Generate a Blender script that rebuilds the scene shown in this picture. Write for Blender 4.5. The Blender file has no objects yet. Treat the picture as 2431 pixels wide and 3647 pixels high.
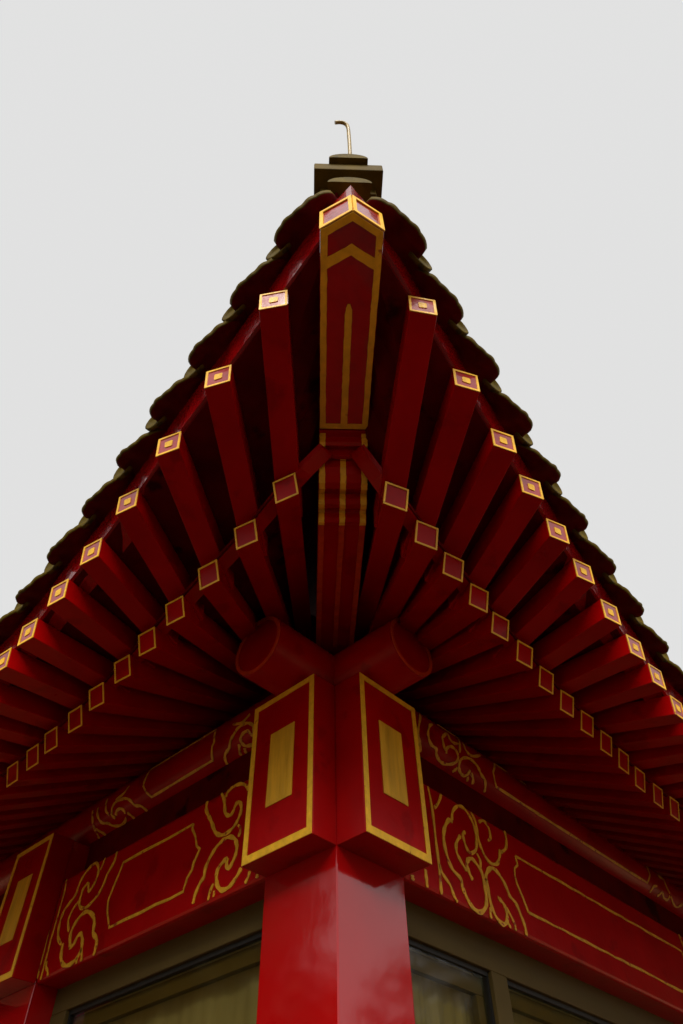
import bpy, bmesh, math, random
from mathutils import Vector, Matrix
random.seed(7)
R = math.radians
scene = bpy.context.scene
col = scene.collection

# ------------------------------------------------------------------ camera
Z0 = 2.56                                   # height of the tie beams' underside above the ground
cam_d = bpy.data.cameras.new('camera'); cam = bpy.data.objects.new('camera', cam_d); col.objects.link(cam)
yaw, pitch, roll = 0.7317, 0.8764, -0.0269
fw = Vector((math.cos(pitch)*math.cos(yaw), math.cos(pitch)*math.sin(yaw), math.sin(pitch)))
rt = Vector((math.sin(yaw), -math.cos(yaw), 0)); up = rt.cross(fw)
rt, up = math.cos(roll)*rt + math.sin(roll)*up, -math.sin(roll)*rt + math.cos(roll)*up
M = Matrix((rt, up, -fw)).transposed().to_4x4(); M.translation = Vector((-1.4893, -1.3905, Z0-0.9598))
cam.matrix_world = M
cam_d.sensor_fit = 'VERTICAL'; cam_d.sensor_height = 36.0; cam_d.sensor_width = 36.0
cam_d.lens = 2544.5/3647*36.0
cam_d.clip_start = 0.02; cam_d.clip_end = 2000
scene.camera = cam

# ------------------------------------------------------------------ overcast sky and veiled sun
SUN_EL, SUN_AZ = R(42), R(222)              # the sun stands behind the photographer's back
world = bpy.data.worlds.new('World'); scene.world = world; world.use_nodes = True
nt = world.node_tree; nt.nodes.clear()
out = nt.nodes.new('ShaderNodeOutputWorld'); bg = nt.nodes.new('ShaderNodeBackground')
sky = nt.nodes.new('ShaderNodeTexSky'); sky.sky_type = 'NISHITA'; sky.sun_disc = False
sky.sun_elevation = SUN_EL; sky.sun_rotation = R(90) - SUN_AZ; sky.air_density = 1.0; sky.dust_density = 3.0
hsv = nt.nodes.new('ShaderNodeHueSaturation'); hsv.inputs['Saturation'].default_value = 0.05
cloud = nt.nodes.new('ShaderNodeMixRGB'); cloud.inputs['Fac'].default_value = 0.97   # closed cloud cover
cloud.inputs['Color2'].default_value = (2.50, 2.50, 2.495, 1)
nt.links.new(sky.outputs[0], hsv.inputs['Color']); nt.links.new(hsv.outputs[0], cloud.inputs['Color1'])
nt.links.new(cloud.outputs[0], bg.inputs['Color']); bg.inputs['Strength'].default_value = 0.10
nt.links.new(bg.outputs[0], out.inputs[0])
sd = bpy.data.lights.new('sun', 'SUN'); sd.energy = 1.5; sd.angle = R(36); sd.color = (1.0, 0.93, 0.82)
sun = bpy.data.objects.new('sun', sd); col.objects.link(sun)
sdir = Vector((math.cos(SUN_EL)*math.cos(SUN_AZ), math.cos(SUN_EL)*math.sin(SUN_AZ), math.sin(SUN_EL)))
sun.rotation_euler = sdir.to_track_quat('Z', 'Y').to_euler(); sun.location = sdir*30
vs = scene.view_settings
vs.view_transform = 'Standard'; vs.look = 'None'; vs.exposure = 1.6; vs.gamma = 1.0; vs.use_curve_mapping = False

# ------------------------------------------------------------------ materials
def mat(name, base, rough=0.4, var=0.12, scale=6.0, bump=0.0, bscale=60.0, rvar=0.08, spec=0.5, stretch=(1,1,1), stain=None, coat=0.0):
    m = bpy.data.materials.new(name); m.use_nodes = True
    n = m.node_tree; b = n.nodes['Principled BSDF']
    tc = n.nodes.new('ShaderNodeTexCoord'); mp = n.nodes.new('ShaderNodeMapping')
    mp.inputs['Scale'].default_value = stretch
    n.links.new(tc.outputs['Object'], mp.inputs['Vector'])
    no = n.nodes.new('ShaderNodeTexNoise'); no.inputs['Scale'].default_value = scale; no.inputs['Detail'].default_value = 8
    n.links.new(mp.outputs[0], no.inputs['Vector'])
    rp = n.nodes.new('ShaderNodeValToRGB')
    rp.color_ramp.elements[0].position = 0.3; rp.color_ramp.elements[1].position = 0.72
    rp.color_ramp.elements[0].color = (*[c*(1-var) for c in base], 1)
    rp.color_ramp.elements[1].color = (*[min(1, c*(1+var)) for c in base], 1)
    n.links.new(no.outputs['Fac'], rp.inputs[0])
    last = rp.outputs[0]
    if stain:
        n2 = n.nodes.new('ShaderNodeTexNoise'); n2.inputs['Scale'].default_value = stain[1]; n2.inputs['Detail'].default_value = 10
        n.links.new(tc.outputs['Object'], n2.inputs['Vector'])
        r2 = n.nodes.new('ShaderNodeValToRGB'); r2.color_ramp.elements[0].position = stain[2]; r2.color_ramp.elements[1].position = stain[2]+0.06
        n.links.new(n2.outputs['Fac'], r2.inputs[0])
        mx = n.nodes.new('ShaderNodeMixRGB'); mx.inputs['Color2'].default_value = (*stain[0], 1)
        n.links.new(r2.outputs[0], mx.inputs['Fac']); n.links.new(last, mx.inputs['Color1']); last = mx.outputs[0]
    n.links.new(last, b.inputs['Base Color'])
    mr = n.nodes.new('ShaderNodeMapRange'); mr.inputs['To Min'].default_value = max(0.02, rough-rvar); mr.inputs['To Max'].default_value = rough+rvar
    n.links.new(no.outputs['Fac'], mr.inputs['Value']); n.links.new(mr.outputs[0], b.inputs['Roughness'])
    b.inputs['Specular IOR Level'].default_value = spec
    b.inputs['Coat Weight'].default_value = coat; b.inputs['Coat Roughness'].default_value = 0.06; b.inputs['Coat IOR'].default_value = 1.6
    if bump:
        nb = n.nodes.new('ShaderNodeTexNoise'); nb.inputs['Scale'].default_value = bscale; nb.inputs['Detail'].default_value = 5
        n.links.new(mp.outputs[0], nb.inputs['Vector'])
        bp = n.nodes.new('ShaderNodeBump'); bp.inputs['Strength'].default_value = bump; bp.inputs['Distance'].default_value = 0.004
        n.links.new(nb.outputs['Fac'], bp.inputs['Height']); n.links.new(bp.outputs[0], b.inputs['Normal'])
    return m
RED   = mat('red_gloss_paint', (0.39, 0.0008, 0.0012), 0.30, 0.16, 5, 0.18, 45, 0.06, spec=0.16, stain=((0.30,0.0007,0.001), 8, 0.60))
COLR  = mat('red_column_paint', (0.41, 0.0010, 0.0025), 0.09, 0.08, 3, 0.09, 26, 0.04, stretch=(1,1,0.8), coat=0.45)
REDR  = mat('thick_red_paint', (0.31, 0.0015, 0.003), 0.20, 0.15, 20, 0.8, 34, 0.06, coat=0.8)
REDG  = mat('red_enamel_panel', (0.32, 0.0012, 0.002), 0.3, 0.2, 25, 0.25, 50, 0.06, spec=0.4, coat=0.8)
REDD  = mat('shade_darkened_red', (0.11, 0.0006, 0.0008), 0.6, 0.35, 9, 0.4, 30, spec=0.08, stain=((0.03,0.0006,0.0004), 7, 0.6))  # red paint of soffits and recesses, shade put into a darker base colour
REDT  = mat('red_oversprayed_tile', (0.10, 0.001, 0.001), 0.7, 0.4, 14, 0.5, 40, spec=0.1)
GOLD  = mat('gold_paint', (0.88, 0.50, 0.020), 0.42, 0.14, 40, 0.5, 90, 0.08, stain=((0.42,0.10,0.01), 28, 0.68))
GOLDW = mat('worn_gold_paint', (0.70, 0.38, 0.016), 0.45, 0.22, 30, 0.6, 70, 0.08, stretch=(1,1,0.15))
OLIVE = mat('olive_glazed_tile', (0.092, 0.064, 0.007), 0.6, 0.45, 18, 0.6, 50, spec=0.05, stain=((0.05,0.042,0.015), 30, 0.62))
SLAB  = mat('olive_ridge_brick', (0.085, 0.056, 0.006), 0.7, 0.3, 12, 0.5, 60, spec=0.1, stain=((0.03,0.025,0.01), 22, 0.66))
FRAME = mat('bronze_window_frame', (0.095, 0.066, 0.019), 0.5, 0.06, 10, 0.05, 80, spec=0.15)
SEAL  = mat('black_window_seal', (0.006, 0.006, 0.005), 0.6, 0.1)
CLOTH = mat('olive_curtain', (0.36, 0.335, 0.18), 0.9, 0.12, 12, stretch=(3,3,0.2))
DARK  = mat('dark_interior', (0.03, 0.027, 0.014), 0.8, 0.2)
SCROLL = mat('brushed_scroll_gold', (0.76, 0.41, 0.016), 0.45, 0.25, 35, 0.5, 80, 0.08, stain=((0.36,0.05,0.006), 40, 0.60))
GOLD_SHADE = mat('shade_reddened_gold', (0.55, 0.05, 0.008), 0.4, 0.2, 30, 0.4, 70, spec=0.2)  # gold of inner stripes and purlin rims, reddened in the colour for shade
IRON  = mat('brassy_iron_rod', (0.28, 0.19, 0.03), 0.4, 0.3, 60, 0.3, 200)
STONE = mat('brown_brick_paving', (0.52, 0.31, 0.15), 0.85, 0.25, 3, 0.3, 40, spec=0.1)
APRON  = mat('added_dark_apron', (0.030, 0.025, 0.020), 0.9, 0.3, 4, 0.4, 80, spec=0.1)  # for the added apron, dark so little light bounces up
BARK  = mat('bark', (0.06, 0.045, 0.03), 0.9, 0.3, 12, 0.8, 20)
LEAF  = mat('leaves', (0.045, 0.065, 0.02), 0.6, 0.4, 2)
def glass_mat():
    m = bpy.data.materials.new('tinted_glass'); m.use_nodes = True; n = m.node_tree; n.nodes.clear()
    o = n.nodes.new('ShaderNodeOutputMaterial'); mx = n.nodes.new('ShaderNodeMixShader')
    fr = n.nodes.new('ShaderNodeFresnel'); fr.inputs['IOR'].default_value = 1.75
    tr = n.nodes.new('ShaderNodeBsdfTransparent'); tr.inputs['Color'].default_value = (0.96, 0.93, 0.78, 1)
    gl = n.nodes.new('ShaderNodeBsdfGlossy'); gl.inputs['Roughness'].default_value = 0.07
    tc = n.nodes.new('ShaderNodeTexCoord'); nb = n.nodes.new('ShaderNodeTexNoise'); nb.inputs['Scale'].default_value = 2.2
    bp = n.nodes.new('ShaderNodeBump'); bp.inputs['Strength'].default_value = 0.12; bp.inputs['Distance'].default_value = 0.03
    n.links.new(tc.outputs['Object'], nb.inputs['Vector']); n.links.new(nb.outputs['Fac'], bp.inputs['Height'])
    n.links.new(bp.outputs[0], gl.inputs['Normal'])
    ge = n.nodes.new('ShaderNodeNewGeometry'); iv = n.nodes.new('ShaderNodeMath'); iv.operation = 'SUBTRACT'; iv.inputs[0].default_value = 1.0
    mu = n.nodes.new('ShaderNodeMath'); mu.operation = 'MULTIPLY'
    n.links.new(ge.outputs['Backfacing'], iv.inputs[1]); n.links.new(fr.outputs[0], mu.inputs[0]); n.links.new(iv.outputs[0], mu.inputs[1])
    n.links.new(mu.outputs[0], mx.inputs[0]); n.links.new(tr.outputs[0], mx.inputs[1]); n.links.new(gl.outputs[0], mx.inputs[2])
    n.links.new(mx.outputs[0], o.inputs[0]); return m
GLASS = glass_mat()
def add_translucency(m, colr, fac):
    n = m.node_tree; o = n.nodes['Material Output']; b = n.nodes['Principled BSDF']
    t = n.nodes.new('ShaderNodeBsdfTranslucent'); t.inputs['Color'].default_value = (*colr, 1)
    mx = n.nodes.new('ShaderNodeMixShader'); mx.inputs[0].default_value = fac
    n.links.new(b.outputs[0], mx.inputs[1]); n.links.new(t.outputs[0], mx.inputs[2]); n.links.new(mx.outputs[0], o.inputs[0])
add_translucency(CLOTH, (0.34, 0.325, 0.17), 0.45)

# ------------------------------------------------------------------ helpers
def link(name, me, parent, mats):
    o = bpy.data.objects.new(name, me); col.objects.link(o); o.parent = parent
    if not me.materials:
        for m in (mats if isinstance(mats, (list, tuple)) else [mats]): me.materials.append(m)
    return o
def mesh(name, verts, faces, parent, m, smooth=False, mi=None, fix=True):
    me = bpy.data.meshes.new(name); me.from_pydata([tuple(v) for v in verts], [], faces)
    if fix:
        bm = bmesh.new(); bm.from_mesh(me); bmesh.ops.recalc_face_normals(bm, faces=bm.faces); bm.to_mesh(me); bm.free()
    if smooth:
        for p in me.polygons: p.use_smooth = True
    o = link(name, me, parent, m)
    if mi:
        for p, k in zip(me.polygons, mi): p.material_index = k
    return o
BOXF = [(0,1,2,3),(7,6,5,4),(0,4,5,1),(1,5,6,2),(2,6,7,3),(3,7,4,0)]
def bevel(o, w, seg=2):
    b = o.modifiers.new('bevel', 'BEVEL'); b.width = w; b.segments = seg; b.limit_method = 'ANGLE'; b.angle_limit = R(40); return o
def box(name, x0, x1, y0, y1, z0, z1, parent, m, bv=0.0):
    v = [(x0,y0,z0),(x1,y0,z0),(x1,y1,z0),(x0,y1,z0),(x0,y0,z1),(x1,y0,z1),(x1,y1,z1),(x0,y1,z1)]
    o = mesh(name, v, BOXF, parent, m)
    return bevel(o, bv) if bv else o
def prism(name, quad, d, parent, m, bv=0.0):
    q = [Vector(p) for p in quad]
    o = mesh(name, q + [p + d for p in q], BOXF, parent, m)
    return bevel(o, bv) if bv else o
def catmull(P, n=5):
    P = [Vector(p) for p in P]; out = []
    for i in range(len(P)-1):
        a, b, c, d = P[max(i-1,0)], P[i], P[i+1], P[min(i+2,len(P)-1)]
        for k in range(n):
            t = k/n
            out.append(0.5*((2*b) + (c-a)*t + (2*a-5*b+4*c-d)*t*t + (3*b-a-3*c+d)*t**3))
    out.append(P[-1]); return out
def ribbon_geo(V, F, pts, w, mapf, smooth=True, jit=0.2, tap=True, scale_s=1.0, scale_h=1.0):
    """a brush stroke of width w along 2-D points; mapf(s, h, lift) puts it on its surface"""
    P = [Vector((p[0]*scale_s, p[1]*scale_h)) for p in pts]
    P = catmull(P) if (smooth and len(P) > 2) else ([P[0].lerp(P[1], k/12) for k in range(13)] if len(P) == 2 else P)
    n = len(P); base = len(V); ph = random.random()*9
    for i, p in enumerate(P):
        t = (P[min(i+1,n-1)] - P[max(i-1,0)])
        t = t.normalized() if t.length > 1e-9 else Vector((1,0)); nn = Vector((-t.y, t.x))
        ww = w*0.5*(1 + jit*math.sin(i*0.9+ph) + random.uniform(-jit, jit)*0.5)
        if tap and (i == 0 or i == n-1): ww *= 0.55
        for sgn in (-1, 1):
            q = p + nn*ww*sgn; s, h = q.x/scale_s, q.y/scale_h
            V.append(mapf(s, h, 0.0003)); V.append(mapf(s, h, 0.0024))
    for i in range(n-1):
        a = base+i*4; b = a+4
        F += [(a+1,a+3,b+3,b+1),(a,a+1,b+1,b),(a+3,a+2,b+2,b+3)]
    F += [(base,base+2,base+3,base+1),(base+4*(n-1),base+4*(n-1)+1,base+4*(n-1)+3,base+4*(n-1)+2)]
def strokes(name, lists, w, mapf, parent, m=None, **kw):
    V, F = [], []
    for k, pts in enumerate(lists):
        ribbon_geo(V, F, pts, w[k] if isinstance(w, (list, tuple)) else w, mapf, **kw)
    return mesh(name, V, F, parent, m or SCROLL)
def frame_quad(name, quad, n, wfrac, parent, m, lift=0.003, jit=0.0, off=0.0006):
    """flat raised border just inside a four-cornered face"""
    q = [Vector(p) for p in quad]; c = sum(q, Vector())/4
    o_ = [c + (p-c)*0.998 for p in q]; i_ = [c + (p-c)*(1-wfrac*2)*(1+random.uniform(-jit, jit)) for p in q]
    V = [p + n*off for p in o_+i_] + [p + n*lift for p in o_+i_]; F = []
    for k in range(4):
        j = (k+1) % 4
        F += [(8+k,8+j,12+j,12+k),(k,j,8+j,8+k),(4+k,12+k,12+j,4+j)]
    return mesh(name, V, F, parent, m)
def patch_quad(name, quad, n, frac, parent, m, lift=0.003, off=0.0006):
    q = [Vector(p) for p in quad]; c = sum(q, Vector())/4
    p8 = []
    for k in range(4):                              # a hand-painted square with rounded corners
        a, b, d = q[k], q[(k+1) % 4], q[k-1]
        p8.append(c + ((a + (d-a)*0.12)-c)*frac*random.uniform(.92,1.08)); p8.append(c + ((a + (b-a)*0.12)-c)*frac*random.uniform(.92,1.08))
    V = [p + n*off for p in p8] + [p + n*lift for p in p8]
    F = [tuple(range(8,16))] + [(k,(k+1)%8,8+(k+1)%8,8+k) for k in range(8)]
    return mesh(name, V, F, parent, m)
def lerp_tab(x, X, Y):
    if x <= X[0]: return Y[0] + (x-X[0])*(Y[1]-Y[0])/(X[1]-X[0])
    if x >= X[-1]: return Y[-1]
    for i in range(len(X)-1):
        if x <= X[i+1]: t = (x-X[i])/(X[i+1]-X[i]); return Y[i]+(Y[i+1]-Y[i])*t
# a point of the building: side 'L' is the wall x=0 (runs along +y), side 'R' the wall y=0 (runs along +x)
def W(side, s, e, z):
    """s metres along the wall from the corner, e metres out from its face, z above the tie beams' underside"""
    return Vector((-e, s, Z0+z)) if side == 'L' else Vector((s, -e, Z0+z))
def wbox(name, side, s0, s1, e0, e1, z0, z1, parent, m, bv=0.0):
    a, b = W(side, s0, e0, z0), W(side, s1, e1, z1)
    return box(name, min(a.x,b.x), max(a.x,b.x), min(a.y,b.y), max(a.y,b.y), a.z, b.z, parent, m, bv)
def Hp(g, e, z):
    """a point on the corner diagonal: g metres out from the corner, e to the right"""
    s = math.sqrt(0.5); return Vector((-g*s+e*s, -g*s-e*s, Z0+z))
BEAM_R = [
   [(480, 370),(490, 285),(489, 181),(490, 90),(485, -12)],
   [(492, 101),(503, 75),(539, 49),(554, 19),(570, -12)],
   [(605, 284),(585, 284),(560, 257),(540, 219),(537, 177),(547, 134),(568, 105),(607, 88),(610, 63),(631, 29),(658, 9),(696, 7),(732, 32),(747, 64),(749, 110),(743, 152),(719, 172),(693, 182),(667, 169),(656, 148),(666, 122),(679, 106)],
   [(643, 247),(612, 212),(604, 179),(623, 151),(650, 127)],
   [(604, 291),(614, 324),(648, 357),(687, 368),(719, 351),(738, 328),(747, 294),(741, 252),(727, 223),(692, 201),(672, 211),(661, 239),(661, 260),(678, 272)],
   [(731, 213),(746, 194),(741, 165)],
   [(736, 369),(754, 345),(759, 317),(759, 272),(773, 234),(807, 206),(852, 213),(881, 244),(896, 281)],
   [(959, 375),(958, 339),(941, 300),(899, 271)],
   [(780, 346),(816, 363),(843, 346),(844, 309),(823, 290)],
   [(760, 130),(775, 158),(810, 186),(844, 186),(879, 162),(899, 131),(907, 116),(939, 101),(957, 67),(970, 34),(969, -7)],
   [(768, 136),(766, 99),(771, 49),(790, 16),(827, 4),(857, 24),(862, 58),(851, 77),(830, 88),(829, 94)],
   [(866, 68),(888, 45),(903, 21),(902, -8)],
   [(860, 16),(872, -9)],
   [(763, 40),(757, 20),(757, -8)],
   [(340, 20),(343, -12)],
   [(413, 60),(413, -12)],
   [(557, 370),(531, 326),(503, 298)],
]
BEAM_LN = [
   [(644, 23),(639, 48),(621, 80),(603, 96),(600, 124),(581, 155),(552, 180),(517, 192),(486, 190),(460, 173),(446, 146),(449, 118),(463, 96),(477, 83),(490, 99),(487, 119)],
   [(488, 121),(507, 116),(534, 97),(534, 65),(521, 39),(495, 22),(461, 25),(430, 47),(414, 66)],
   [(561, 378),(542, 344),(534, 314),(526, 288),(508, 272),(490, 272),(477, 293),(464, 305),(446, 290),(442, 267),(449, 245),(467, 224),(496, 211),(533, 212),(567, 232),(589, 265),(608, 295),(625, 317),(640, 345),(640, 376)],
   [(533, 349),(526, 365),(499, 377),(457, 369),(423, 347),(414, 328)],
   [(451, 218),(441, 209),(436, 193),(442, 175)],
   [(548, 58),(559, 39),(566, 12)],
   [(539, 33),(540, 14)],
   [(371, 43),(375, 28),(389, 11)],
   [(333, 22),(335, 10)],
]
BEAM_LF = [
   [(1191, 373),(1197, 333),(1225, 299),(1238, 261),(1259, 233),(1292, 213),(1329, 203),(1366, 211),(1390, 236),(1391, 267),(1385, 291),(1357, 304)],
   [(1355, 301),(1342, 271),(1328, 267),(1308, 289),(1299, 317),(1308, 349),(1336, 375),(1376, 368),(1410, 347),(1428, 318),(1436, 280),(1466, 260),(1493, 241),(1504, 212),(1503, 176),(1487, 136),(1449, 102)],
   [(1437, 104),(1433, 71),(1418, 42),(1390, 19),(1346, 11),(1311, 21),(1290, 44),(1296, 75),(1318, 106),(1341, 103),(1355, 81),(1373, 75),(1390, 103),(1397, 135),(1378, 165),(1341, 184),(1302, 180),(1256, 150),(1239, 119),(1232, 88),(1198, 58),(1191, 32),(1194, 3)],
   [(1399, 245),(1425, 227),(1439, 204),(1441, 182),(1417, 140)],
   [(1292, 49),(1276, 23),(1272, 2)],
   [(1308, 24),(1302, 3)],
   [(1544, 377),(1536, 321),(1537, 258),(1539, 194),(1542, 141),(1540, 97),(1540, 33),(1539, -1)],
   [(1582, 339),(1580, 237),(1574, 136),(1570, 57),(1566, 14)],
   [(1529, 64),(1522, 43),(1502, 26),(1491, 5)],
   [(1270, 376),(1287, 331)],
]
PURLIN_R = [
   [(606, 275),(579, 105),(564, -192),(572, -399),(597, -545),(628, -575),(639, -718),(668, -840),(699, -856),(729, -771),(755, -621),(764, -451),(755, -282),(735, -189),(708, -201),(688, -350),(690, -522)],
   [(534, 449),(510, -64),(505, -404),(523, -610),(539, -730),(559, -951)],
   [(671, 696),(711, 691),(762, 693),(797, 636),(776, 89),(770, -212)],
   [(653, -25),(665, -312),(683, -449)],
   [(657, -33),(702, 301),(709, 82),(734, 20),(770, 138)],
   [(816, 395),(815, 79),(842, -42),(882, 58),(936, 329)],
   [(779, -440),(802, -285),(840, -196),(881, -246),(907, -362),(923, -471),(952, -560),(969, -712),(984, -948)],
   [(779, -440),(782, -651),(800, -797),(828, -849),(846, -745),(852, -561)],
   [(854, -799),(864, -944)],
   [(862, -650),(884, -739),(899, -929)],
   [(778, -725),(764, -936)],
]
PURLIN_LN = [
   [(658, -1071),(654, -916),(642, -758),(618, -661),(607, -618),(592, -444),(569, -311),(544, -184),(512, -163),(485, -207),(462, -359),(461, -505),(471, -639),(483, -612),(492, -460),(514, -437),(534, -514),(541, -621),(538, -753),(525, -869),(494, -916)],
   [(554, -696),(564, -814),(576, -1035)],
   [(540, -885),(549, -1063)],
   [(474, 97),(494, -1),(523, -63),(575, 98)],
]
PURLIN_LF = [
   [(1170, -1088),(1185, -820),(1217, -683),(1238, -447),(1267, -277),(1318, -187),(1355, -221),(1373, -394),(1376, -572),(1360, -715)],
   [(1352, -641),(1339, -513),(1314, -506),(1295, -624),(1293, -760)],
   [(1277, -766),(1264, -969),(1261, -1125)],
   [(1423, 223),(1416, -143),(1411, -327),(1390, -510)],
   [(1481, 58),(1480, -186),(1468, -428),(1451, -624),(1417, -747),(1395, -920),(1358, -1037),(1322, -1012),(1296, -884)],
   [(1522, 73),(1517, -226),(1515, -523),(1511, -794),(1516, -1075)],
   [(1504, -704),(1480, -917),(1467, -1093)],
   [(1260, 208),(1288, -21),(1345, -82)],
]
PURLIN_RF = [
   [(2416, -847),(2431, -547),(2470, -423)],
   [(2493, -805),(2529, -546),(2556, -710),(2596, -705),(2612, -484)],
   [(2624, -485),(2653, -658),(2703, -759),(2758, -505)],
   [(2516, 396),(2515, 115),(2561, 91),(2578, -199),(2610, -400)],
]
# ------------------------------------------------------------------ the setting
gm = bpy.data.meshes.new('ground'); gm.from_pydata([(-400,-400,0),(400,-400,0),(400,400,0),(-400,400,0)], [], [(0,1,2,3)])
ground = link('ground', gm, None, STONE); ground['kind'] = 'structure'

am = bpy.data.meshes.new('band'); A0, A1 = -5.2, 9.0  # unseen dark apron added to cut light bouncing up under the eaves
am.from_pydata([(A0,A0,.004),(A1,A0,.004),(A1,A1,.004),(A0,A1,.004)], [], [(0,1,2,3)])
band = link('band', am, None, APRON); band['kind'] = 'structure'

pav = bpy.data.objects.new('pavilion', None); col.objects.link(pav); pav.empty_display_size = 0.3
pav['label'] = 'red painted timber pavilion with gold trim and upturned olive tiled eaves'; pav['category'] = 'pavilion'
COLW = 0.30; BEAM_T = 0.378; BOX_T = 0.55
L_COLS = [0.0, 1.58, 3.16]; R_COLS = [0.0, 3.10]
PUR_E, PUR_Z, PUR_R = -0.14, 0.667, 0.115             # purlin axis (inside the wall face), radius
L_END, R_END = 3.46, 3.40

# columns ---------------------------------------------------------------
def column(x, y, top):
    return box('column', x, x+COLW, y, y+COLW, 0, Z0+top, pav, COLR, 0.004)
column(0, 0, BOX_T)
for s in L_COLS[1:]: column(0, s, BOX_T)
for s in R_COLS[1:]: column(s, 0, BOX_T)

# beam ends that stick out past the columns ------------------------------
def beam_end(side, s0, s1, p, rect):
    o = wbox('beam_end', side, s0, s1, 0.0, p, 0.0, BOX_T, pav, RED, 0.003)
    n = W(side, 0, 1, 0) - W(side, 0, 0, 0)
    q = [W(side, s0, p, BOX_T), W(side, s1, p, BOX_T), W(side, s1, p, 0), W(side, s0, p, 0)]
    bw = 0.022; i0, i1 = s0+bw, s1-bw
    V, F = [], []
    outer = [(s0+.002,BOX_T-.002),(s1-.002,BOX_T-.002),(s1-.002,.002),(s0+.002,.002)]; inner = [(i0,BOX_T-bw),(i1,BOX_T-bw),(i1,bw*1.15),(i0,bw*1.15)]
    for lift in (0.0006, 0.0030):
        for (s, z) in outer+inner: V.append(W(side, s, p+lift, z))
    for k in range(4):
        j = (k+1) % 4; F += [(8+k,8+j,12+j,12+k),(k,j,8+j,8+k),(4+k,12+k,12+j,4+j)]
    mesh('gold_border', V, F, o, GOLD)
    V = [W(side, s0+a, p+0.0006, z) for a, z in rect] + [W(side, s0+a, p+0.003, z) for a, z in rect]
    mesh('gold_panel', V, BOXF, o, GOLDW)
    return o
RECT = [(0.090,0.150),(0.204,0.150),(0.200,0.403),(0.088,0.403)]
beam_end('L', 0.0, 0.296, 0.098, RECT); beam_end('R', 0.0, 0.296, 0.112, RECT)
beam_end('L', 1.574, 1.87, 0.098, RECT); beam_end('L', 3.16, 3.456, 0.098, RECT); beam_end('R', 3.10, 3.396, 0.112, RECT)

# tie beams with their painted scrolls -----------------------------------
def beam_map(side): return lambda s, h, lift: W(side, s/1000, lift, h/1000)
def clip(lists, lo=4, hi=374):
    out = []
    for l in lists:
        cur = []
        for p in l:
            q = (p[0], min(max(p[1], lo), hi)); cur.append(q)
        out.append(cur)
    return out
def mirror(lists, c): return [[(c-p[0], p[1]) for p in l] for l in lists]
KW = dict(scale_s=0.001, scale_h=0.001)
PANEL_R = [(1015,92),(996,138),(973,180),(970,210),(978,238),(1005,257),(1003,290)]
def panel_line(side, near, s_far, h0, h1, parent, c):
    far = [(c-p[0], p[1]) for p in near]
    ls = [near, far, [near[0], far[0]], [near[-1], far[-1]]]
    V, F = [], []
    for k, l in enumerate(ls):
        if k > 1: l = [(l[0][0]+(l[1][0]-l[0][0])*t/24, l[0][1]+(l[1][1]-l[0][1])*t/24+random.uniform(-2,2)) for t in range(25)]
        ribbon_geo(V, F, l, 0.010, beam_map(side), smooth=False, tap=False, jit=0.2, **KW)
    return mesh('panel_outline', V, F, parent, SCROLL)
bR = wbox('tie_beam', 'R', 0.30, 3.10, -0.28, 0.0, 0.0, BEAM_T, pav, RED, 0.012)
strokes('painted_scroll', clip(BEAM_R), [.012,.012,.015,.013,.012,.011,.012,.012,.012,.015,.015,.011,.010,.011,.015,.013,.011], beam_map('R'), bR, **KW)
strokes('painted_scroll', mirror(clip(BEAM_R), 3400), .012, beam_map('R'), bR, **KW)
panel_line('R', PANEL_R, 2400, 92, 300, bR, 3400)
bL = wbox('tie_beam', 'L', 0.30, 1.58, -0.28, 0.0, 0.0, BEAM_T, pav, RED, 0.012)
strokes('painted_scroll', clip(BEAM_LN), [.0135,.0145,.013,.012,.010,.011,.009,.011,.012], beam_map('L'), bL, **KW)
strokes('painted_scroll', clip(BEAM_LF), [.012,.012,.0145,.010,.011,.010,.008,.006,.010,.008], beam_map('L'), bL, **KW)
PANEL_L = [(706,312),(706,293),(681,257),(667,220),(647,203),(656,186),(671,164),(675,141),(696,120),(707,88),(706,80),(780,77),(860,81),(940,78),(1040,80),(1128,78),(1165,142),(1177,186),(1153,244),(1126,309),(1000,311),(850,308),(706,312)]
strokes('panel_outline', [PANEL_L], .010, beam_map('L'), bL, smooth=False, tap=False, jit=0.2, **KW)
bL2 = wbox('tie_beam', 'L', 1.88, 3.16, -0.28, 0.0, 0.0, BEAM_T, pav, RED, 0.012)
strokes('painted_scroll', [[(a+1580,b) for a,b in l] for l in clip(BEAM_LN)], .013, beam_map('L'), bL2, **KW)
strokes('painted_scroll', [[(a+1580,b) for a,b in l] for l in clip(BEAM_LF)], .013, beam_map('L'), bL2, **KW)
strokes('panel_outline', [[(a+1580,b) for a,b in PANEL_L]], .010, beam_map('L'), bL2, smooth=False, tap=False, **KW)

# recessed boards between tie beam and purlin
for side, s0, s1 in (('L',.30,1.58),('L',1.88,3.16),('R',.30,3.10)):
    wbox('filler_board', side, s0, s1, -0.20, -0.085, BEAM_T-0.02, 0.60, pav, REDD)

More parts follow.
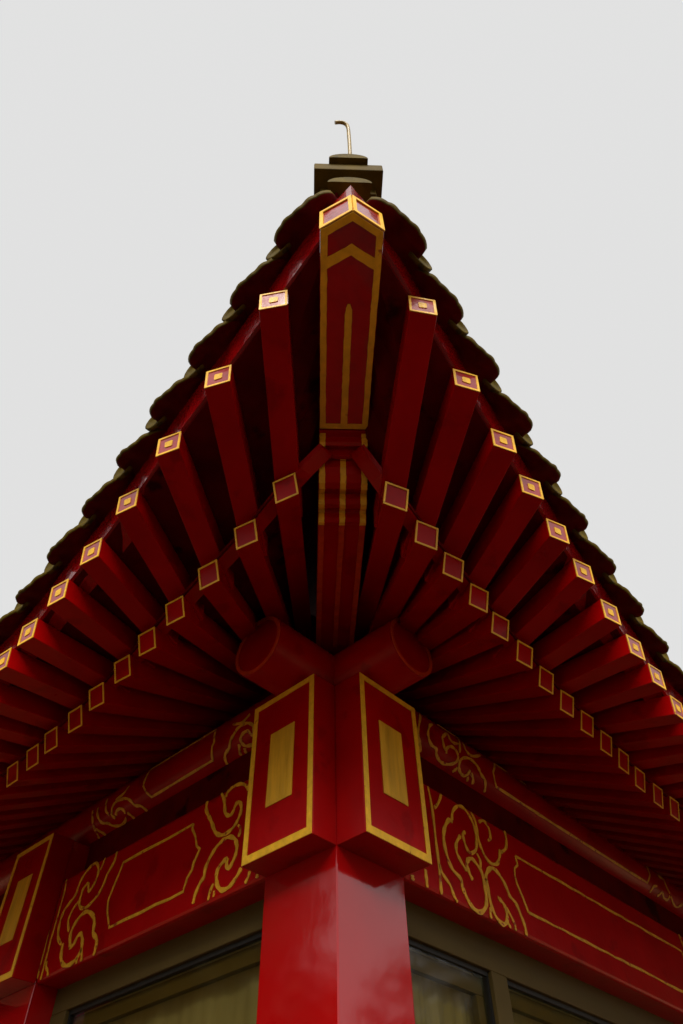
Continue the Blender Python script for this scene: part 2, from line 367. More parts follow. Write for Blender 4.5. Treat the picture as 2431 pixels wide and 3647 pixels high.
# round purlins --------------------------------------------------------
def purlin(side, s0, s1, scrolls, outlines):
    n = 40; V, F = [], []
    for s in (s0, s1):
        for k in range(n):
            a = 2*math.pi*k/n; V.append(W(side, s, PUR_E+PUR_R*math.cos(a), PUR_Z+PUR_R*math.sin(a)))
    F = [(k,(k+1)%n,n+(k+1)%n,n+k) for k in range(n)] + [tuple(range(n)), tuple(range(n,2*n))]
    o = mesh('purlin', V, F, pav, RED); 
    for p in o.data.polygons: p.use_smooth = len(p.vertices) == 4
    bevel(o, 0.004)
    V, F = [], []                                           # gilded rim round the end disc
    for r_, lift in ((PUR_R*0.985,0.0006),(PUR_R*0.985,0.004),(PUR_R*0.87,0.004),(PUR_R*0.87,0.0006)):
        for k in range(n):
            a = 2*math.pi*k/n; V.append(W(side, s0-lift, PUR_E+r_*math.cos(a), PUR_Z+r_*math.sin(a)))
    for j in range(3):
        F += [(j*n+k, j*n+(k+1)%n, (j+1)*n+(k+1)%n, (j+1)*n+k) for k in range(n)]
    mesh('end_rim', V, F, o, GOLD_SHADE)
    mp = lambda s, t, lift: W(side, s/1000, PUR_E+(PUR_R+lift)*math.cos(t/1000), PUR_Z+(PUR_R+lift)*math.sin(t/1000))
    kw = dict(scale_s=0.001, scale_h=0.001*PUR_R)
    for sc in scrolls: strokes('painted_scroll', sc, .0115, mp, o, **kw)
    for ol in outlines: strokes('panel_outline', [ol], .0095, mp, o, smooth=False, tap=False, **kw)
    return o
def dens(P, n=14):
    out = []
    for a, b in zip(P[:-1], P[1:]):
        m = n if abs(a[0]-b[0]) > 200 else 2
        out += [(a[0]+(b[0]-a[0])*k/m, a[1]+(b[1]-a[1])*k/m) for k in range(m)]
    return out + [P[-1]]
PP_R = dens([(1046,420),(1004,-127),(1018,-390),(1036,-560),(1500,-575),(2000,-560),(2366,-545),(2397,-127),(2395,410),(1046,420)])
PP_L = dens([(690,300),(683,-172),(696,-265),(702,-406),(709,-583),(713,-705),(1106,-728),(1127,-497),(1146,-177),(1134,88),(1126,455),(690,430)])
purlin('R', -0.24, R_END, [PURLIN_R, PURLIN_RF], [PP_R])
purlin('L', -0.24, L_END, [PURLIN_LN, PURLIN_LF], [PP_L])

# rafters ---------------------------------------------------------------
K = [.925,.81,.70,.575,.46,.37,.275,.17,.07,.03]
def kf(i): return K[i] if i < len(K) else 0.0
def E1f(i): return .5+.17*max(0, 1-i/11)**1.5
LO = {'L': ([-.445,-.257,-.067,.116,.279,.43,.593,.736,.908,1.045,1.197], [.642,.610,.592,.576,.558,.540,.522,.508,.508,.504,.502]),
      'R': ([-.458,-.296,-.141,.014,.151,.314,.464,.615,.772,.923,1.064,1.184,1.321,1.46], [.600,.586,.584,.575,.556,.548,.533,.522,.521,.514,.505,.480,.466,.465])}
FL = {'L': ([1.026,.994,.962,.922,.900,.888,.868,.856,.848,.842,.838], [-.755,-.507,-.263,-.019,.176,.351,.539,.704,.889,1.035,1.197], [.838,.782,.738,.722,.664,.616,.580,.560,.548,.540,.535]),
      'R': ([1.028,.990,.960,.930,.902,.874,.856,.840,.824,.806,.803,.802,.80,.80], [-.742,-.513,-.306,-.127,.048,.24,.414,.585,.754,.918,1.064,1.184,1.321,1.46], [.844,.787,.742,.718,.684,.668,.617,.580,.560,.520,.512,.505,.500,.498])}
PSI1 = {'L': [15,14,10,9,8,7,6,4,3,2,1], 'R': [22,20,15,13,10,9,6,6,5,3,1]}
PSI2 = {'L': [33,26,21,15,12,10,8,6,4,3,2], 'R': [36,29,25,23,20,17,14,11,8,5,3]}
for side, end in (('L', L_END), ('R', R_END)):
    s, z = LO[side]; e2, s2, z2 = FL[side]
    while s[-1] < end-0.1:
        s.append(s[-1]+0.145); z.append(z[-1]); e2.append(e2[-1]); s2.append(s[-1]); z2.append(z2[-1])
B = 0.075
def tip_quad(side, s, e, z, psi, tau):
    """end face of a rafter: turned psi degrees towards the corner, its top leaning out by tau"""
    c = W(side, s, e, z); p = R(psi)
    n = (W(side, -math.sin(p), math.cos(p), 0) - W(side, 0, 0, 0)).normalized()
    t = (W(side, math.cos(p), math.sin(p), 0) - W(side, 0, 0, 0)).normalized()
    v = Vector((0,0,math.cos(tau))) + n*math.sin(tau); nn = (n*math.cos(tau) - Vector((0,0,math.sin(tau)))).normalized()
    return [c-t*B/2+v*B/2, c+t*B/2+v*B/2, c+t*B/2-v*B/2, c-t*B/2-v*B/2], nn
TOP1 = {'L': [], 'R': []}; TOP2 = {'L': [], 'R': []}
for side in 'LR':
    s1, z1 = LO[side]; e2, s2, z2 = FL[side]
    for i in range(len(s1)):
        E1 = E1f(i); k = kf(i); rt_ = 0.30
        bot = z1[i]-B/2; slope = 0.50
        q, nn = tip_quad(side, s1[i], E1, z1[i], PSI1[side][min(i,10)], 0.33)
        run = E1+0.14+0.12
        d = W(side, k*run, -run, slope*run) - W(side, 0, 0, 0)
        o = prism('rafter', q, d, pav, RED, 0.0022)
        frame_quad('end_border', q, nn, 0.075, o, GOLD, jit=0.015)
        TOP1[side].append((s1[i], E1, z1[i]+B*0.47, s1[i]+k*run, E1-run, z1[i]+B*0.47+slope*run))
        # flying rafter lying on top of it
        psi = PSI2[side][min(i,10)] if i < 11 else 0
        q, nn = tip_quad(side, s2[i], e2[i], z2[i], psi, 0.12)
        A = (s1[i], E1, z1[i]+0.092); run2 = e2[i]-E1; f = (run2+0.10)/run2
        d = (W(side, *A) - W(side, s2[i], e2[i], z2[i]))*f
        o = prism('flying_rafter', q, d, pav, RED, 0.0022)
        patch_quad('end_panel', q, nn, 0.97, o, REDG, lift=.0009, off=.0002)
        frame_quad('end_border', q, nn, 0.088, o, GOLD, jit=0.03); patch_quad('end_square', q, nn, 0.32, o, GOLD)
        TOP2[side].append((s2[i], e2[i], z2[i]+B*0.49, A[0]+(A[0]-s2[i])*(f-1)*1.0, E1-0.10, A[2]+B*0.49+(A[2]-z2[i])*(f-1)))

# soffit boards over the rafters (each a real plank) -----------------------
def soffit(side, rows, cuts, lift):
    r0 = rows[0]
    g0, g1 = r0[:3], r0[3:]
    # the row that runs along the hip
    hs = lambda g, z: (-.7071*g+.025, .7071*g+.025, z)
    hip = (hs(.84,.83) + hs(-.30,1.24)) if rows is TOP1[side] else (hs(1.47,.925) + hs(.80,.905))
    rr = [hip] + rows
    for c, (a, b) in enumerate(zip(cuts[:-1], cuts[1:])):
        V, F = [], []
        for r_ in rr:
            P0, P1 = Vector(r_[:3]), Vector(r_[3:])
            for t, dz in ((a-0.004,0),(b+0.004,0),(b+0.004,.014),(a-0.004,.014)):
                p = P0.lerp(P1, t); V.append(W(side, p.x, p.y, p.z+dz+lift+0.003*(c % 2)))
        for j in range(len(rr)-1):
            x = j*4; y = x+4
            F += [(x,x+1,y+1,y),(x+1,x+2,y+2,y+1),(x+2,x+3,y+3,y+2),(x+3,x,y,y+3)]
        F += [(0,1,2,3),(len(V)-4,len(V)-3,len(V)-2,len(V)-1)]
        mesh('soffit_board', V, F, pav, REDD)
for side in 'LR':
    soffit(side, TOP1[side], [0,.28,.55,.8,1.0], 0.0)
    soffit(side, TOP2[side], [0.06,.36,.7,1.05], 0.0)

# eave boards -------------------------------------------------------------
def swept(name, side, band, sec, m, smooth=False):
    V, F = [], []; n = len(sec)
    for (s, e, z) in band:
        for (de, dz) in sec: V.append(W(side, s, e+de, z+dz))
    for j in range(len(band)-1):
        for k in range(n): F.append((j*n+k, j*n+(k+1)%n, (j+1)*n+(k+1)%n, (j+1)*n+k))
    F += [tuple(range(n)), tuple(range(len(V)-n, len(V)))]
    return mesh(name, V, F, pav, m)
EAVE = {}
for side in 'LR':
    s1, z1 = LO[side]; e2, s2, z2 = FL[side]
    band = [(-.556, .646, .728)] + [(s1[i], E1f(i), z1[i]) for i in range(len(s1))]
    band = [tuple(p) for p in catmull(band, 3)]
    swept('lower_eave_board', side, band, [(-.05,B*.5+.002),(-.006,B*.49),(.002,B*.5+.014),(-.05,B*.5+.016)], RED)
    X = s2[:14]; Ee = e2[:14]; Zz = z2[:14]
    zs = [Zz[0]] + [(Zz[i-1]+2*Zz[i]+Zz[i+1])/4 for i in range(1, len(Zz)-1)] + [Zz[-1]]
    EAVE[side] = (X, Ee, zs)
    s_c = -.985
    band = [(s_c, lerp_tab(s_c,X,Ee), max(.815, lerp_tab(s_c,X,zs)))] + [(X[i], Ee[i], zs[i]) for i in range(len(X))]
    if s2[-1] > X[-1]+.2: band.append((s2[-1], e2[-1], z2[-1]))
    band = [tuple(p) for p in catmull(band, 3)]
    swept('upper_eave_board', side, band, [(-.09,B*.5+.002),(-.012,B*.5+.002),(.006,B*.5+.080),(-.09,B*.5+.080)], REDR)

# hip rafters ---------------------------------------------------------------
EX = 0.006
def hip_solid(name, prof_bot, top_z, wid, parent, m):
    V, F = [], []
    n = len(prof_bot)
    for (g, z) in prof_bot:
        w = wid(g)/2; t = top_z(g)
        V += [Hp(g,-w+EX,z), Hp(g,w+EX,z), Hp(g,w+EX,t), Hp(g,-w+EX,t)]
    for j in range(n-1):
        a = j*4; b = a+4
        F += [(a,a+1,b+1,b),(a+1,a+2,b+2,b+1),(a+2,a+3,b+3,b+2),(a+3,a,b,b+3)]
    F += [(0,1,2,3),(len(V)-4,len(V)-3,len(V)-2,len(V)-1)]
    return mesh(name, V, F, parent, m)
NOSE = [(.626,.677),(.634,.668),(.646,.666),(.655,.674),(.658,.694),(.668,.697),(.684,.686),(.700,.684),(.710,.694),(.713,.718),(.722,.714),(.742,.704),(.762,.708),(.780,.726),(.788,.750),(.789,.784),(.798,.776),(.809,.778),(.814,.802),(.822,.798),(.836,.790),(.843,.800),(.846,.822),(.866,.824)]
LOWP = [(-.35,.868),(-.10,.818),(.25,.748)] + NOSE
lower_hip = hip_solid('lower_hip_rafter', LOWP, lambda g: .99-.10*max(0,min(1,(g+.35)/1.2)), lambda g: .145, pav, RED)
bevel(lower_hip, .0012, 1)
def prof(P, g):
    for a, b in zip(P[:-1], P[1:]):
        if a[0] <= g <= b[0]: return a[1]+(b[1]-a[1])*(g-a[0])/(b[0]-a[0])
    return P[0][1] if g < P[0][0] else P[-1][1]
def hip_map(P): return lambda g, e, lift: Hp(g, e+EX, prof(P, g)-lift)
def hstrip(name, P, g0, g1, e0, e1, parent, m, tipped=False):
    gs = sorted(set([g0, g1] + [p[0] for p in P if g0 < p[0] < g1] + [g0+(g1-g0)*k/24 for k in range(25)]))
    V, F = [], []
    for i, g in enumerate(gs):
        j0 = random.uniform(-.0008,.0008); j1 = random.uniform(-.0008,.0008)
        a, b = e0(g)+j0, e1(g)+j1
        if tipped and g > g1-.022: c = (a+b)/2; f = max(0.12, (g1-g)/.022)**.5; a = c+(a-c)*f; b = c+(b-c)*f
        z = prof(P, g)
        V += [Hp(g,a+EX,z-.0004), Hp(g,a+EX,z-.0032), Hp(g,b+EX,z-.0032), Hp(g,b+EX,z-.0004)]
    for j in range(len(gs)-1):
        a = j*4; b = a+4; F += [(a,a+1,b+1,b),(a+1,a+2,b+2,b+1),(a+2,a+3,b+3,b+2)]
    F += [(0,1,2,3),(len(V)-4,len(V)-3,len(V)-2,len(V)-1)]
    return mesh(name, V, F, parent, m)
for s_ in (-1, 1):
    lo_, hi_ = sorted((s_*.071, s_*.0535))
    for ga, gb, mm in ((-.12,.6245,GOLD_SHADE),(.6255,.858,GOLD)):
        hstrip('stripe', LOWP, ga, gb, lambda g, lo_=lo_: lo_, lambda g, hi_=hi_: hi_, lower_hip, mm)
for ga, gb, mm in ((-.12,.6245,GOLD_SHADE),(.6255,.797,GOLD)):
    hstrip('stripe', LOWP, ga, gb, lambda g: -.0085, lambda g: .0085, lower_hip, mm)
# upper hip rafter with its arrow-shaped end
GS, GA = 1.452, 1.499                              # side corners and point of the end
UPP = [(.868,.829),(1.05,.832),(1.25,.822),(1.50,.812)]
uw = lambda g: .145+.012*max(0,min(1,(g-.868)/.58))
ut = lambda g: 1.02-.083*max(0,(g-.868)/.63)
V, F = [], []
gsl = [.868+.584*k/8 for k in range(9)]
for g in gsl:
    w = uw(g)/2; z = prof(UPP, g); V += [Hp(g,-w+EX,z),Hp(g,w+EX,z),Hp(g,w+EX,ut(g)),Hp(g,-w+EX,ut(g))]
for j in range(8):
    a = j*4; b = a+4; F += [(a,a+1,b+1,b),(a+1,a+2,b+2,b+1),(a+2,a+3,b+3,b+2),(a+3,a,b,b+3)]
F.append((0,1,2,3)); b = 32; V += [Hp(GA,EX,prof(UPP,GA)), Hp(GA,EX,ut(GA)-.002)]
F += [(b,b+1,36),(b+3,37,b+2),(b,36,37,b+3),(36,b+1,b+2,37)]
upper_hip = mesh('upper_hip_rafter', V, F, pav, REDR); bevel(upper_hip, .0035)
edge = lambda g: uw(g)/2-.002
gend = lambda e, off: GA - off - (GA-GS)*abs(e)/(uw(GS)/2)
BW = .0165
hstrip('gold_stripe', UPP, .872, GS-.004, lambda g: -edge(g), lambda g: -edge(g)+BW, upper_hip, GOLD)
hstrip('gold_stripe', UPP, .872, GS-.004, lambda g: edge(g)-BW, lambda g: edge(g), upper_hip, GOLD)
hstrip('gold_stripe', UPP, .872, .888, lambda g: -edge(g)+BW, lambda g: edge(g)-BW, upper_hip, GOLD)
hstrip('gold_stripe', UPP, .888, 1.262, lambda g: -.0095, lambda g: .0095, upper_hip, GOLD, True)
def chevron(o0, o1, inset):
    V, F = [], []
    m = [-1,-.75,-.5,-.25,0,.25,.5,.75,1]
    for t in m:
        e = t*(uw(GS)/2-inset)
        for o_ in (o0, o1):
            g = gend(e, o_+random.uniform(-.0012,.0012)); z = prof(UPP, g); V += [Hp(g,e+EX,z-.0004), Hp(g,e+EX,z-.0034)]
    for j in range(8):
        a = j*4; b = a+4; F += [(a+1,a+3,b+3,b+1),(a,a+1,b+1,b),(a+3,a+2,b+2,b+3)]
    F += [(0,1,3,2),(32,33,35,34)]
    return mesh('gold_chevron', V, F, upper_hip, GOLD)
chevron(.0015, .023, .002); chevron(.078, .107, BW)
for s_ in (-1, 1):                                 # gilded frames on the two faces of the arrow end
    w = s_*uw(GS)/2
    q = [Hp(GS,w+EX,ut(GS)-.001), Hp(GA,EX,ut(GA)-.003), Hp(GA,EX,prof(UPP,GA)), Hp(GS,w+EX,prof(UPP,GS))]
    nn = (q[1]-q[0]).cross(q[3]-q[0]).normalized()
    if nn.dot(Hp(1,s_*.5,0)-Hp(0,0,0)) < 0: nn = -nn
    f = frame_quad('gold_border', q, nn, .11, upper_hip, GOLD, lift=.0035, jit=.02)
# corner block on top, where the two eave boards meet
V = [Hp(1.25,-.05+EX,.93),Hp(1.25,.05+EX,.93),Hp(1.455,.045+EX,.93),Hp(1.502,EX,.93),Hp(1.455,-.045+EX,.93)]
V += [v+Vector((0,0,.085)) for v in V]
mesh('corner_block', V, [(0,1,2,3,4),(5,6,7,8,9)]+[(k,(k+1)%5,5+(k+1)%5,5+k) for k in range(5)], pav, REDR)

# the roof -------------------------------------------------------------------
def roof_pt(side, s, run):
    """upper side of the roof: run metres in from the eave"""
    X, Ee, Zz = EAVE[side]; e = lerp_tab(s,X,Ee); z = lerp_tab(s,X,Zz)+B*.5+.084
    return W(side, s, e-run, z + run*.42 + run*run*.06)
dk = []
V, F = [], []
for side in 'LR':
    X, Ee, Zz = EAVE[side]; end = L_END if side == 'L' else R_END
    ss = [-1.06+ (end+1.06)*(k/40) for k in range(41)]; base = len(V); runs = [.07,.4,.9,1.5,2.4]
    for s in ss:
        e = lerp_tab(s,X,Ee)
        for rr_ in runs:
            rr2 = min(rr_, e+s+.06) if e+s+.06 < 2.4 else rr_      # stop at the hip line
            p = roof_pt(side, s, max(.05, rr2)); V.append(p)
    for j in range(40):
        for k in range(4): a = base+j*5+k; F.append((a,a+1,a+6,a+5))
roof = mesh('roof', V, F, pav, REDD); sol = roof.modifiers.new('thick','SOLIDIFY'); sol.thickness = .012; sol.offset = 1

def drip_tile_mesh():
    """hollow under-tile with its scalloped drip lip; x across, y outward, z up"""
    W2 = .101; nu = 24; V, F, MI = [], [], []
    rows = []
    us = [-1+2*k/nu for k in range(nu+1)]
    bow = lambda u: .030*u*u - .020 - .0045*math.cos(u*math.pi*2.2)
    def lip(u): return (.050*(1-.66*abs(u)**2.8) + .0045*abs(math.cos(u*math.pi*2.5))**.7)
    for t in (-.16,-.06,.022): rows.append([Vector((W2*u, t, bow(u)+.02*(-t)*1.2)) for u in us])
    for f in (.12,.4,.75,1.0):
        rows.append([Vector((W2*u*(1-.02*f), .026+lip(u)*f*.86, bow(u)-.006-lip(u)*f*.24 + .010*math.sin(f*3.1)*(1-u*u)*.3)) for u in us])
    th = .013; nr = len(rows)
    for r_ in rows: V += r_
    off = len(V)
    for k, r_ in enumerate(rows):
        V += [p + (Vector((0,0,th)) if k < 3 else Vector((0,th*.55,th*.8))) for p in r_]
    n1 = nu+1
    for j in range(nr-1):
        for k in range(nu):
            a = j*n1+k
            F.append((a,a+1,a+n1+1,a+n1)); MI.append(0)
            F.append((off+a,off+a+n1,off+a+n1+1,off+a+1)); MI.append(1)
    j = (nr-1)*n1
    for k in range(nu): F.append((j+k,j+k+1,off+j+k+1,off+j+k)); MI.append(1)
    for j in range(nr-1):
        for k in (0, nu): a = j*n1+k; F.append((a,a+n1,off+a+n1,off+a)); MI.append(1)
    for k in range(nu): F.append((k,k+1,off+k+1,off+k)); MI.append(0)
    return V, F, MI
def cap_tile_mesh():
    """round cover tile closed by a disc with a raised rim"""
    r, n = .044, 18; V, F, MI = [], [], []
    ring = lambda rad, y, zc: [Vector((rad*math.cos(2*math.pi*k/n), y, zc+rad*math.sin(2*math.pi*k/n))) for k in range(n)]
    rings = [ring(r*.86,-.45,.20), ring(r*.86,-.04,.027), ring(r*.86,.002,.018), ring(r*1.04,.003,.016), ring(r*1.04,.015,.013), ring(r*.88,.017,.013), ring(r*.84,.010,.014)]
    for g in rings: V += g
    for j in range(len(rings)-1):
        for k in range(n): F.append((j*n+k,j*n+(k+1)%n,(j+1)*n+(k+1)%n,(j+1)*n+k)); MI.append(0 if j < 3 else 1)
    F += [tuple(range(n)), tuple(range(len(V)-n,len(V)))]; MI += [1,1]
    return V, F, MI
def shared(name, geo):
    V, F, MI = geo; me = bpy.data.meshes.new(name); me.from_pydata([tuple(v) for v in V], [], F)
    bm = bmesh.new(); bm.from_mesh(me); bmesh.ops.recalc_face_normals(bm, faces=bm.faces); bm.to_mesh(me); bm.free()
    me.materials.append(REDT); me.materials.append(OLIVE)
    for p, k in zip(me.polygons, MI): p.material_index = k; p.use_smooth = True
    return me
DRIP = shared('drip_tile', drip_tile_mesh()); CAP = shared('cap_tile', cap_tile_mesh())
def put_tile(name, me, side, s, de, dz, jit=1.0):
    X, Ee, Zz = EAVE[side]; e = lerp_tab(s,X,Ee); z = lerp_tab(s,X,Zz)+B*.5+.080
    if side == 'R': z -= .035*max(0, min(1, (-s-.25)/.5))
    ds = .02; fl = math.atan2(lerp_tab(s-ds,X,Ee)-lerp_tab(s+ds,X,Ee), 2*ds)
    tilt = math.atan2(lerp_tab(s-ds,X,Zz)-lerp_tab(s+ds,X,Zz), 2*ds)
    outw = (W(side,0,1,0)-W(side,0,0,0)); alo = (W(side,1,0,0)-W(side,0,0,0))
    fl *= .8
    y = outw*math.cos(fl) - alo*math.sin(fl); x = alo*math.cos(fl) + outw*math.sin(fl)
    x = (x*math.cos(tilt) - Vector((0,0,1))*math.sin(tilt)).normalized()
    zv = x.cross(y)
    if zv.z < 0: x = -x; zv = -zv
    m3 = Matrix((x, y, zv)).transposed().to_4x4()
    o = bpy.data.objects.new(name, me); col.objects.link(o); o.parent = roof
    m3.translation = W(side, s, e+de+random.uniform(-.004,.004)*jit, z+dz+random.uniform(-.003,.003)*jit)
    m3 = m3 @ Matrix.Rotation(random.uniform(-.03,.03)*jit, 4, 'Y') @ Matrix.Rotation(random.uniform(-.03,.03)*jit, 4, 'Z')
    o.matrix_world = m3
    return o
for side, s0, end, PITCH in (('L', -.915, L_END, .2025), ('R', -.90, R_END, .2035)):
    s = s0; k = 0
    while s < end:
        put_tile('drip_tile', DRIP, side, s, .0, .020)
        put_tile('cap_tile', CAP, side, s+PITCH/2, .028, .028)
        s += PITCH; k += 1

# hip ridge: corner tile, two stepped bricks, cover tile, iron rod -------------
def ridge_slab(name, g0, g1, w, z0, z1, m, bv=.003):
    h = w/2
    V = [Hp(g0,-h+EX,z0+(g1-g0)*.0),Hp(g0,h+EX,z0),Hp(g1,h+EX,z0),Hp(g1,-h+EX,z0)]
    V += [v+Vector((0,0,z1-z0)) for v in V]
    return bevel(mesh(name, V, BOXF, roof, m), bv)
ridge_slab('ridge_brick', .9, 1.440, .160, 1.165, 1.205, SLAB); ridge_slab('ridge_brick', .9, 1.492, .196, 1.207, 1.262, SLAB)
ridge_slab('ridge_core', .2, 1.40, .12, 1.0, 1.163, SLAB)
def ridge_cap(g0, g1, r, zc, name):
    n = 14; V, F = [], []
    for (g, rr_) in ((g0, r*.95),(g1-.02, r*.95),(g1-.018, r),(g1, r),(g1+.001, r*.8)):
        for k in range(n+1):
            a = math.pi*k/n; V.append(Hp(g, rr_*math.cos(a)*1.0+EX, zc+rr_*math.sin(a)*.85))
    for j in range(4):
        for k in range(n): F.append((j*(n+1)+k,j*(n+1)+k+1,(j+1)*(n+1)+k+1,(j+1)*(n+1)+k))
        F.append((j*(n+1),j*(n+1)+n,(j+1)*(n+1)+n,(j+1)*(n+1)))
    F += [tuple(range(n+1)), tuple(range(4*(n+1),5*(n+1)))]
    return mesh(name, V, F, roof, OLIVE)
ridge_cap(1.0, 1.490, .060, 1.085, 'corner_cap_tile'); ridge_cap(.9, 1.508, .056, 1.264, 'ridge_cap_tile')
pts = catmull([(1.47,.006,1.29),(1.49,.008,1.38),(1.512,.007,1.48),(1.530,.004,1.545),(1.537,-.006,1.562),(1.540,-.020,1.562),(1.540,-.036,1.556)], 6)
cu = bpy.data.curves.new('iron_rod','CURVE'); cu.dimensions = '3D'; cu.bevel_depth = .006; cu.bevel_resolution = 3; cu.use_fill_caps = True
sp = cu.splines.new('POLY'); sp.points.add(len(pts)-1)
for p, q in zip(sp.points, pts): p.co = (*Hp(q[0], q[1]+EX, q[2]), 1)
rod_tmp = bpy.data.objects.new('rod_tmp', cu); col.objects.link(rod_tmp)
dg = bpy.context.evaluated_depsgraph_get(); rod_me = bpy.data.meshes.new_from_object(rod_tmp.evaluated_get(dg)); bpy.data.objects.remove(rod_tmp)
rod_me.materials.clear(); link('iron_rod', rod_me, roof, IRON)

# windows -----------------------------------------------------------------
def window(side, s0, s1, panes, head=-.100, curt=True):
    D0, D1 = -.10, -.15
    frame = bpy.data.objects.new('window', None); col.objects.link(frame); frame.parent = pav
    bot = -1.62
    wbox('head_rail', side, s0, s1, D1, D0, head, .004, frame, FRAME, .003)
    wbox('bottom_rail', side, s0, s1, D1, D0, bot-.08, bot, frame, FRAME, .003)
    cuts = [s0] + [x for p in panes for x in p] + [s1]
    for k in range(0, len(cuts), 2):
        wbox('stile', side, cuts[k], cuts[k+1], D1, D0+.0015, bot+.0005, head-.0005, frame, FRAME, .003)
    for (a, b) in panes:
        e = D0-.018
        for nm, (p, q, r_, t) in (('top',(a,b,head-.016,head)),('l',(a,a+.012,bot,head-.016)),('r',(b-.012,b,bot,head-.016)),('bt',(a+.012,b-.012,bot,bot+.012))):
            wbox('seal', side, p+.0006, q-.0006, e-.016, e+.004, r_+.0006, t-.0006, frame, SEAL)
        wbox('sash_rail', side, a+.012, b-.012, e-.045, e-.020, head-.070, head-.018, frame, FRAME, .002)
        for (p, q) in ((a+.012,a+.052),(b-.052,b-.012)): wbox('sash_stile', side, p, q, e-.045, e-.020, bot+.012, head-.072, frame, FRAME, .002)
        wbox('glass_pane', side, a+.004, b-.004, e-.008, e-.002, bot+.002, head-.004, frame, GLASS)
        if curt:
            V, F = [], []; n = 120; ec = e-.07
            for k in range(n+1):
                s = a-.01+(b-a+.02)*k/n; d = .007*math.sin(k*.31+math.sin(k*.07)*2)+.002*math.sin(k*.9+1)
                V += [W(side,s,ec+d,bot-.02), W(side,s,ec+d*.8,head+.02)]
            for k in range(n): F.append((2*k,2*k+1,2*k+3,2*k+2))
            mesh('curtain', V, F, frame, CLOTH, smooth=True)
    return frame
window('L', .301, 1.579, [(.345,1.475)], head=-.086)
window('L', 1.881, 3.159, [(1.92,3.12)], head=-.086)
window('R', .301, 3.099, [(.345,.865),(.955,2.45),(2.54,3.06)], head=-.104)
for side, s0, s1 in (('L',.30,1.58),('L',1.88,3.16),('R',.30,3.10)):
    a, b = W(side,s0,-.26,0), W(side,s1,-.06,0)
    box('dado_wall', min(a.x,b.x), max(a.x,b.x), min(a.y,b.y), max(a.y,b.y), 0, Z0-1.702, pav, RED, .004)
# back of the building, left open at window height so daylight reaches the curtains
for (z0_, z1_) in ((0,.86),(Z0,Z0+.9)):
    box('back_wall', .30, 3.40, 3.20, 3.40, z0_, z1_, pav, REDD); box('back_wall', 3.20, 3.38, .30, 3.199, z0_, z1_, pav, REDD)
box('ceiling', .22, 3.19, .22, 3.19, Z0+.30, Z0+.34, pav, DARK); box('floor_slab', .25, 3.19, .25, 3.19, .001, .05, pav, DARK)
for side, end in (('L',L_END),('R',R_END)):         # board closing the gaps between the rafters above the purlin
    wbox('rafter_stop_board', side, .05, end, -.20, -.17, .70, 1.02, pav, REDD)

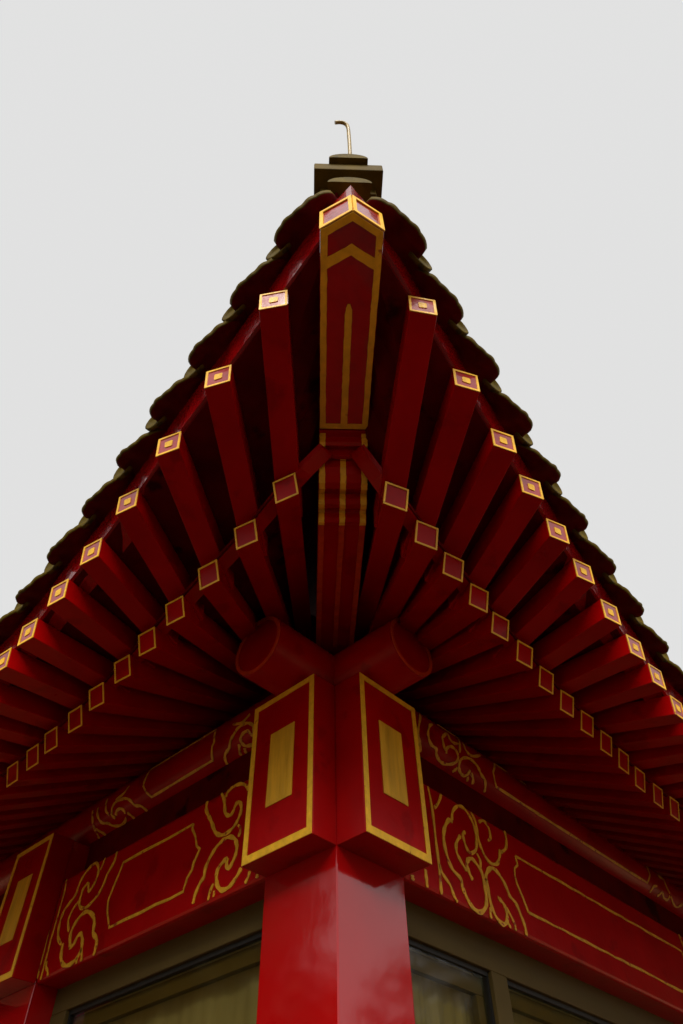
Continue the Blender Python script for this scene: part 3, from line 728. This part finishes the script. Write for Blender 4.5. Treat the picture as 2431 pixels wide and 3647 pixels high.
# ------------------------------------------------------------------ trees opposite, mirrored in the glass
def tree_data(seed):
    rnd = random.Random(seed); V, F = [], []
    def tube(a, b, r0, r1, n=8):
        a, b = Vector(a), Vector(b); d = (b-a).normalized(); u = d.orthogonal().normalized(); v = d.cross(u); base = len(V)
        for p, r_ in ((a,r0),(b,r1)):
            for k in range(n): t = 2*math.pi*k/n; V.append(p+u*r_*math.cos(t)+v*r_*math.sin(t))
        for k in range(n): F.append((base+k,base+(k+1)%n,base+n+(k+1)%n,base+n+k))
    tube((0,0,-.1),(.1,.05,2.2),.22,.15); tube((.1,.05,2.15),(0,.1,4.6),.15,.06)
    cl = []
    for k in range(11):
        a = rnd.uniform(0,6.28); r_ = rnd.uniform(.8,2.0); z = rnd.uniform(2.6,6.0); p = Vector((r_*math.cos(a), r_*math.sin(a), z))
        tube((.05,.08,min(z-.9,4.2)), p, .07, .02, 6); cl.append((p, rnd.uniform(.7,1.25)))
    cl.append((Vector((0,0,5.6)),1.3)); cl.append((Vector((0,0,4.2)),1.4))
    tm = bpy.data.meshes.new('trunk'); tm.from_pydata([tuple(v) for v in V], [], F); tm.materials.append(BARK)
    V, F = [], []
    for p, r_ in cl:
        for k in range(int(900*r_*r_)):
            d = Vector((rnd.gauss(0,1),rnd.gauss(0,1),rnd.gauss(0,1))).normalized()*r_*rnd.random()**.4
            c = p+Vector((d.x,d.y,d.z*.8)); n = Vector((rnd.gauss(0,1),rnd.gauss(0,1),rnd.gauss(.6,1))).normalized(); u = n.orthogonal().normalized(); w = n.cross(u); sz = rnd.uniform(.09,.18)
            b = len(V); V += [c-u*sz*.5, c+w*sz*.3, c+u*sz*.7, c-w*sz*.3]; F.append((b,b+1,b+2,b+3))
    cm = bpy.data.meshes.new('crown'); cm.from_pydata([tuple(v) for v in V], [], F); cm.materials.append(LEAF)
    return tm, cm
TD = [tree_data(3), tree_data(8)]
for k, (az, dist, sc) in enumerate([(106,11,1.25),(117,10.5,1.3),(126,10.2,1.1),(136.5,10.4,.84),(149,10,.9),(318,14,.40),(337,10.0,1.1),(349,9.5,1.1)]):
    t = bpy.data.objects.new('broadleaf_tree', None); col.objects.link(t)
    t.location = (dist*math.cos(R(az)), dist*math.sin(R(az)), 0); t.rotation_euler.z = k*1.3; t.scale = (sc,sc,sc)
    t['label'] = 'leafy green tree mirrored darkly in the window glass'; t['category'] = 'tree'; t['group'] = 'trees mirrored in the window glass'
    for nm, me in zip(('trunk','crown'), TD[k % 2]):
        o = bpy.data.objects.new(nm, me); col.objects.link(o); o.parent = t

# unseen tree belt added behind the camera to darken the horizon: one mass of foliage
rnd = random.Random(21); V, F = [], []
for k in range(16000):
    az = R(rnd.uniform(154, 309)); rad = rnd.gauss(12.5, 1.0); top = 4.6+1.3*math.sin(az*5.3)+.8*math.sin(az*13+1)
    c = Vector((rad*math.cos(az), rad*math.sin(az), .1+top*rnd.random()**.8))
    n = Vector((rnd.gauss(0,1),rnd.gauss(0,1),rnd.gauss(.4,1))).normalized(); u = n.orthogonal().normalized(); w = n.cross(u); sz = rnd.uniform(.22,.42)
    b = len(V); V += [c-u*sz*.5, c+w*sz*.3, c+u*sz*.7, c-w*sz*.3]; F.append((b,b+1,b+2,b+3))
bm_ = bpy.data.meshes.new('added_tree_belt'); bm_.from_pydata([tuple(v) for v in V], [], F)
belt = link('added_tree_belt', bm_, None, LEAF); belt['kind'] = 'stuff'; belt['label'] = 'unseen dark green tree belt added to darken the horizon'; belt['category'] = 'trees'
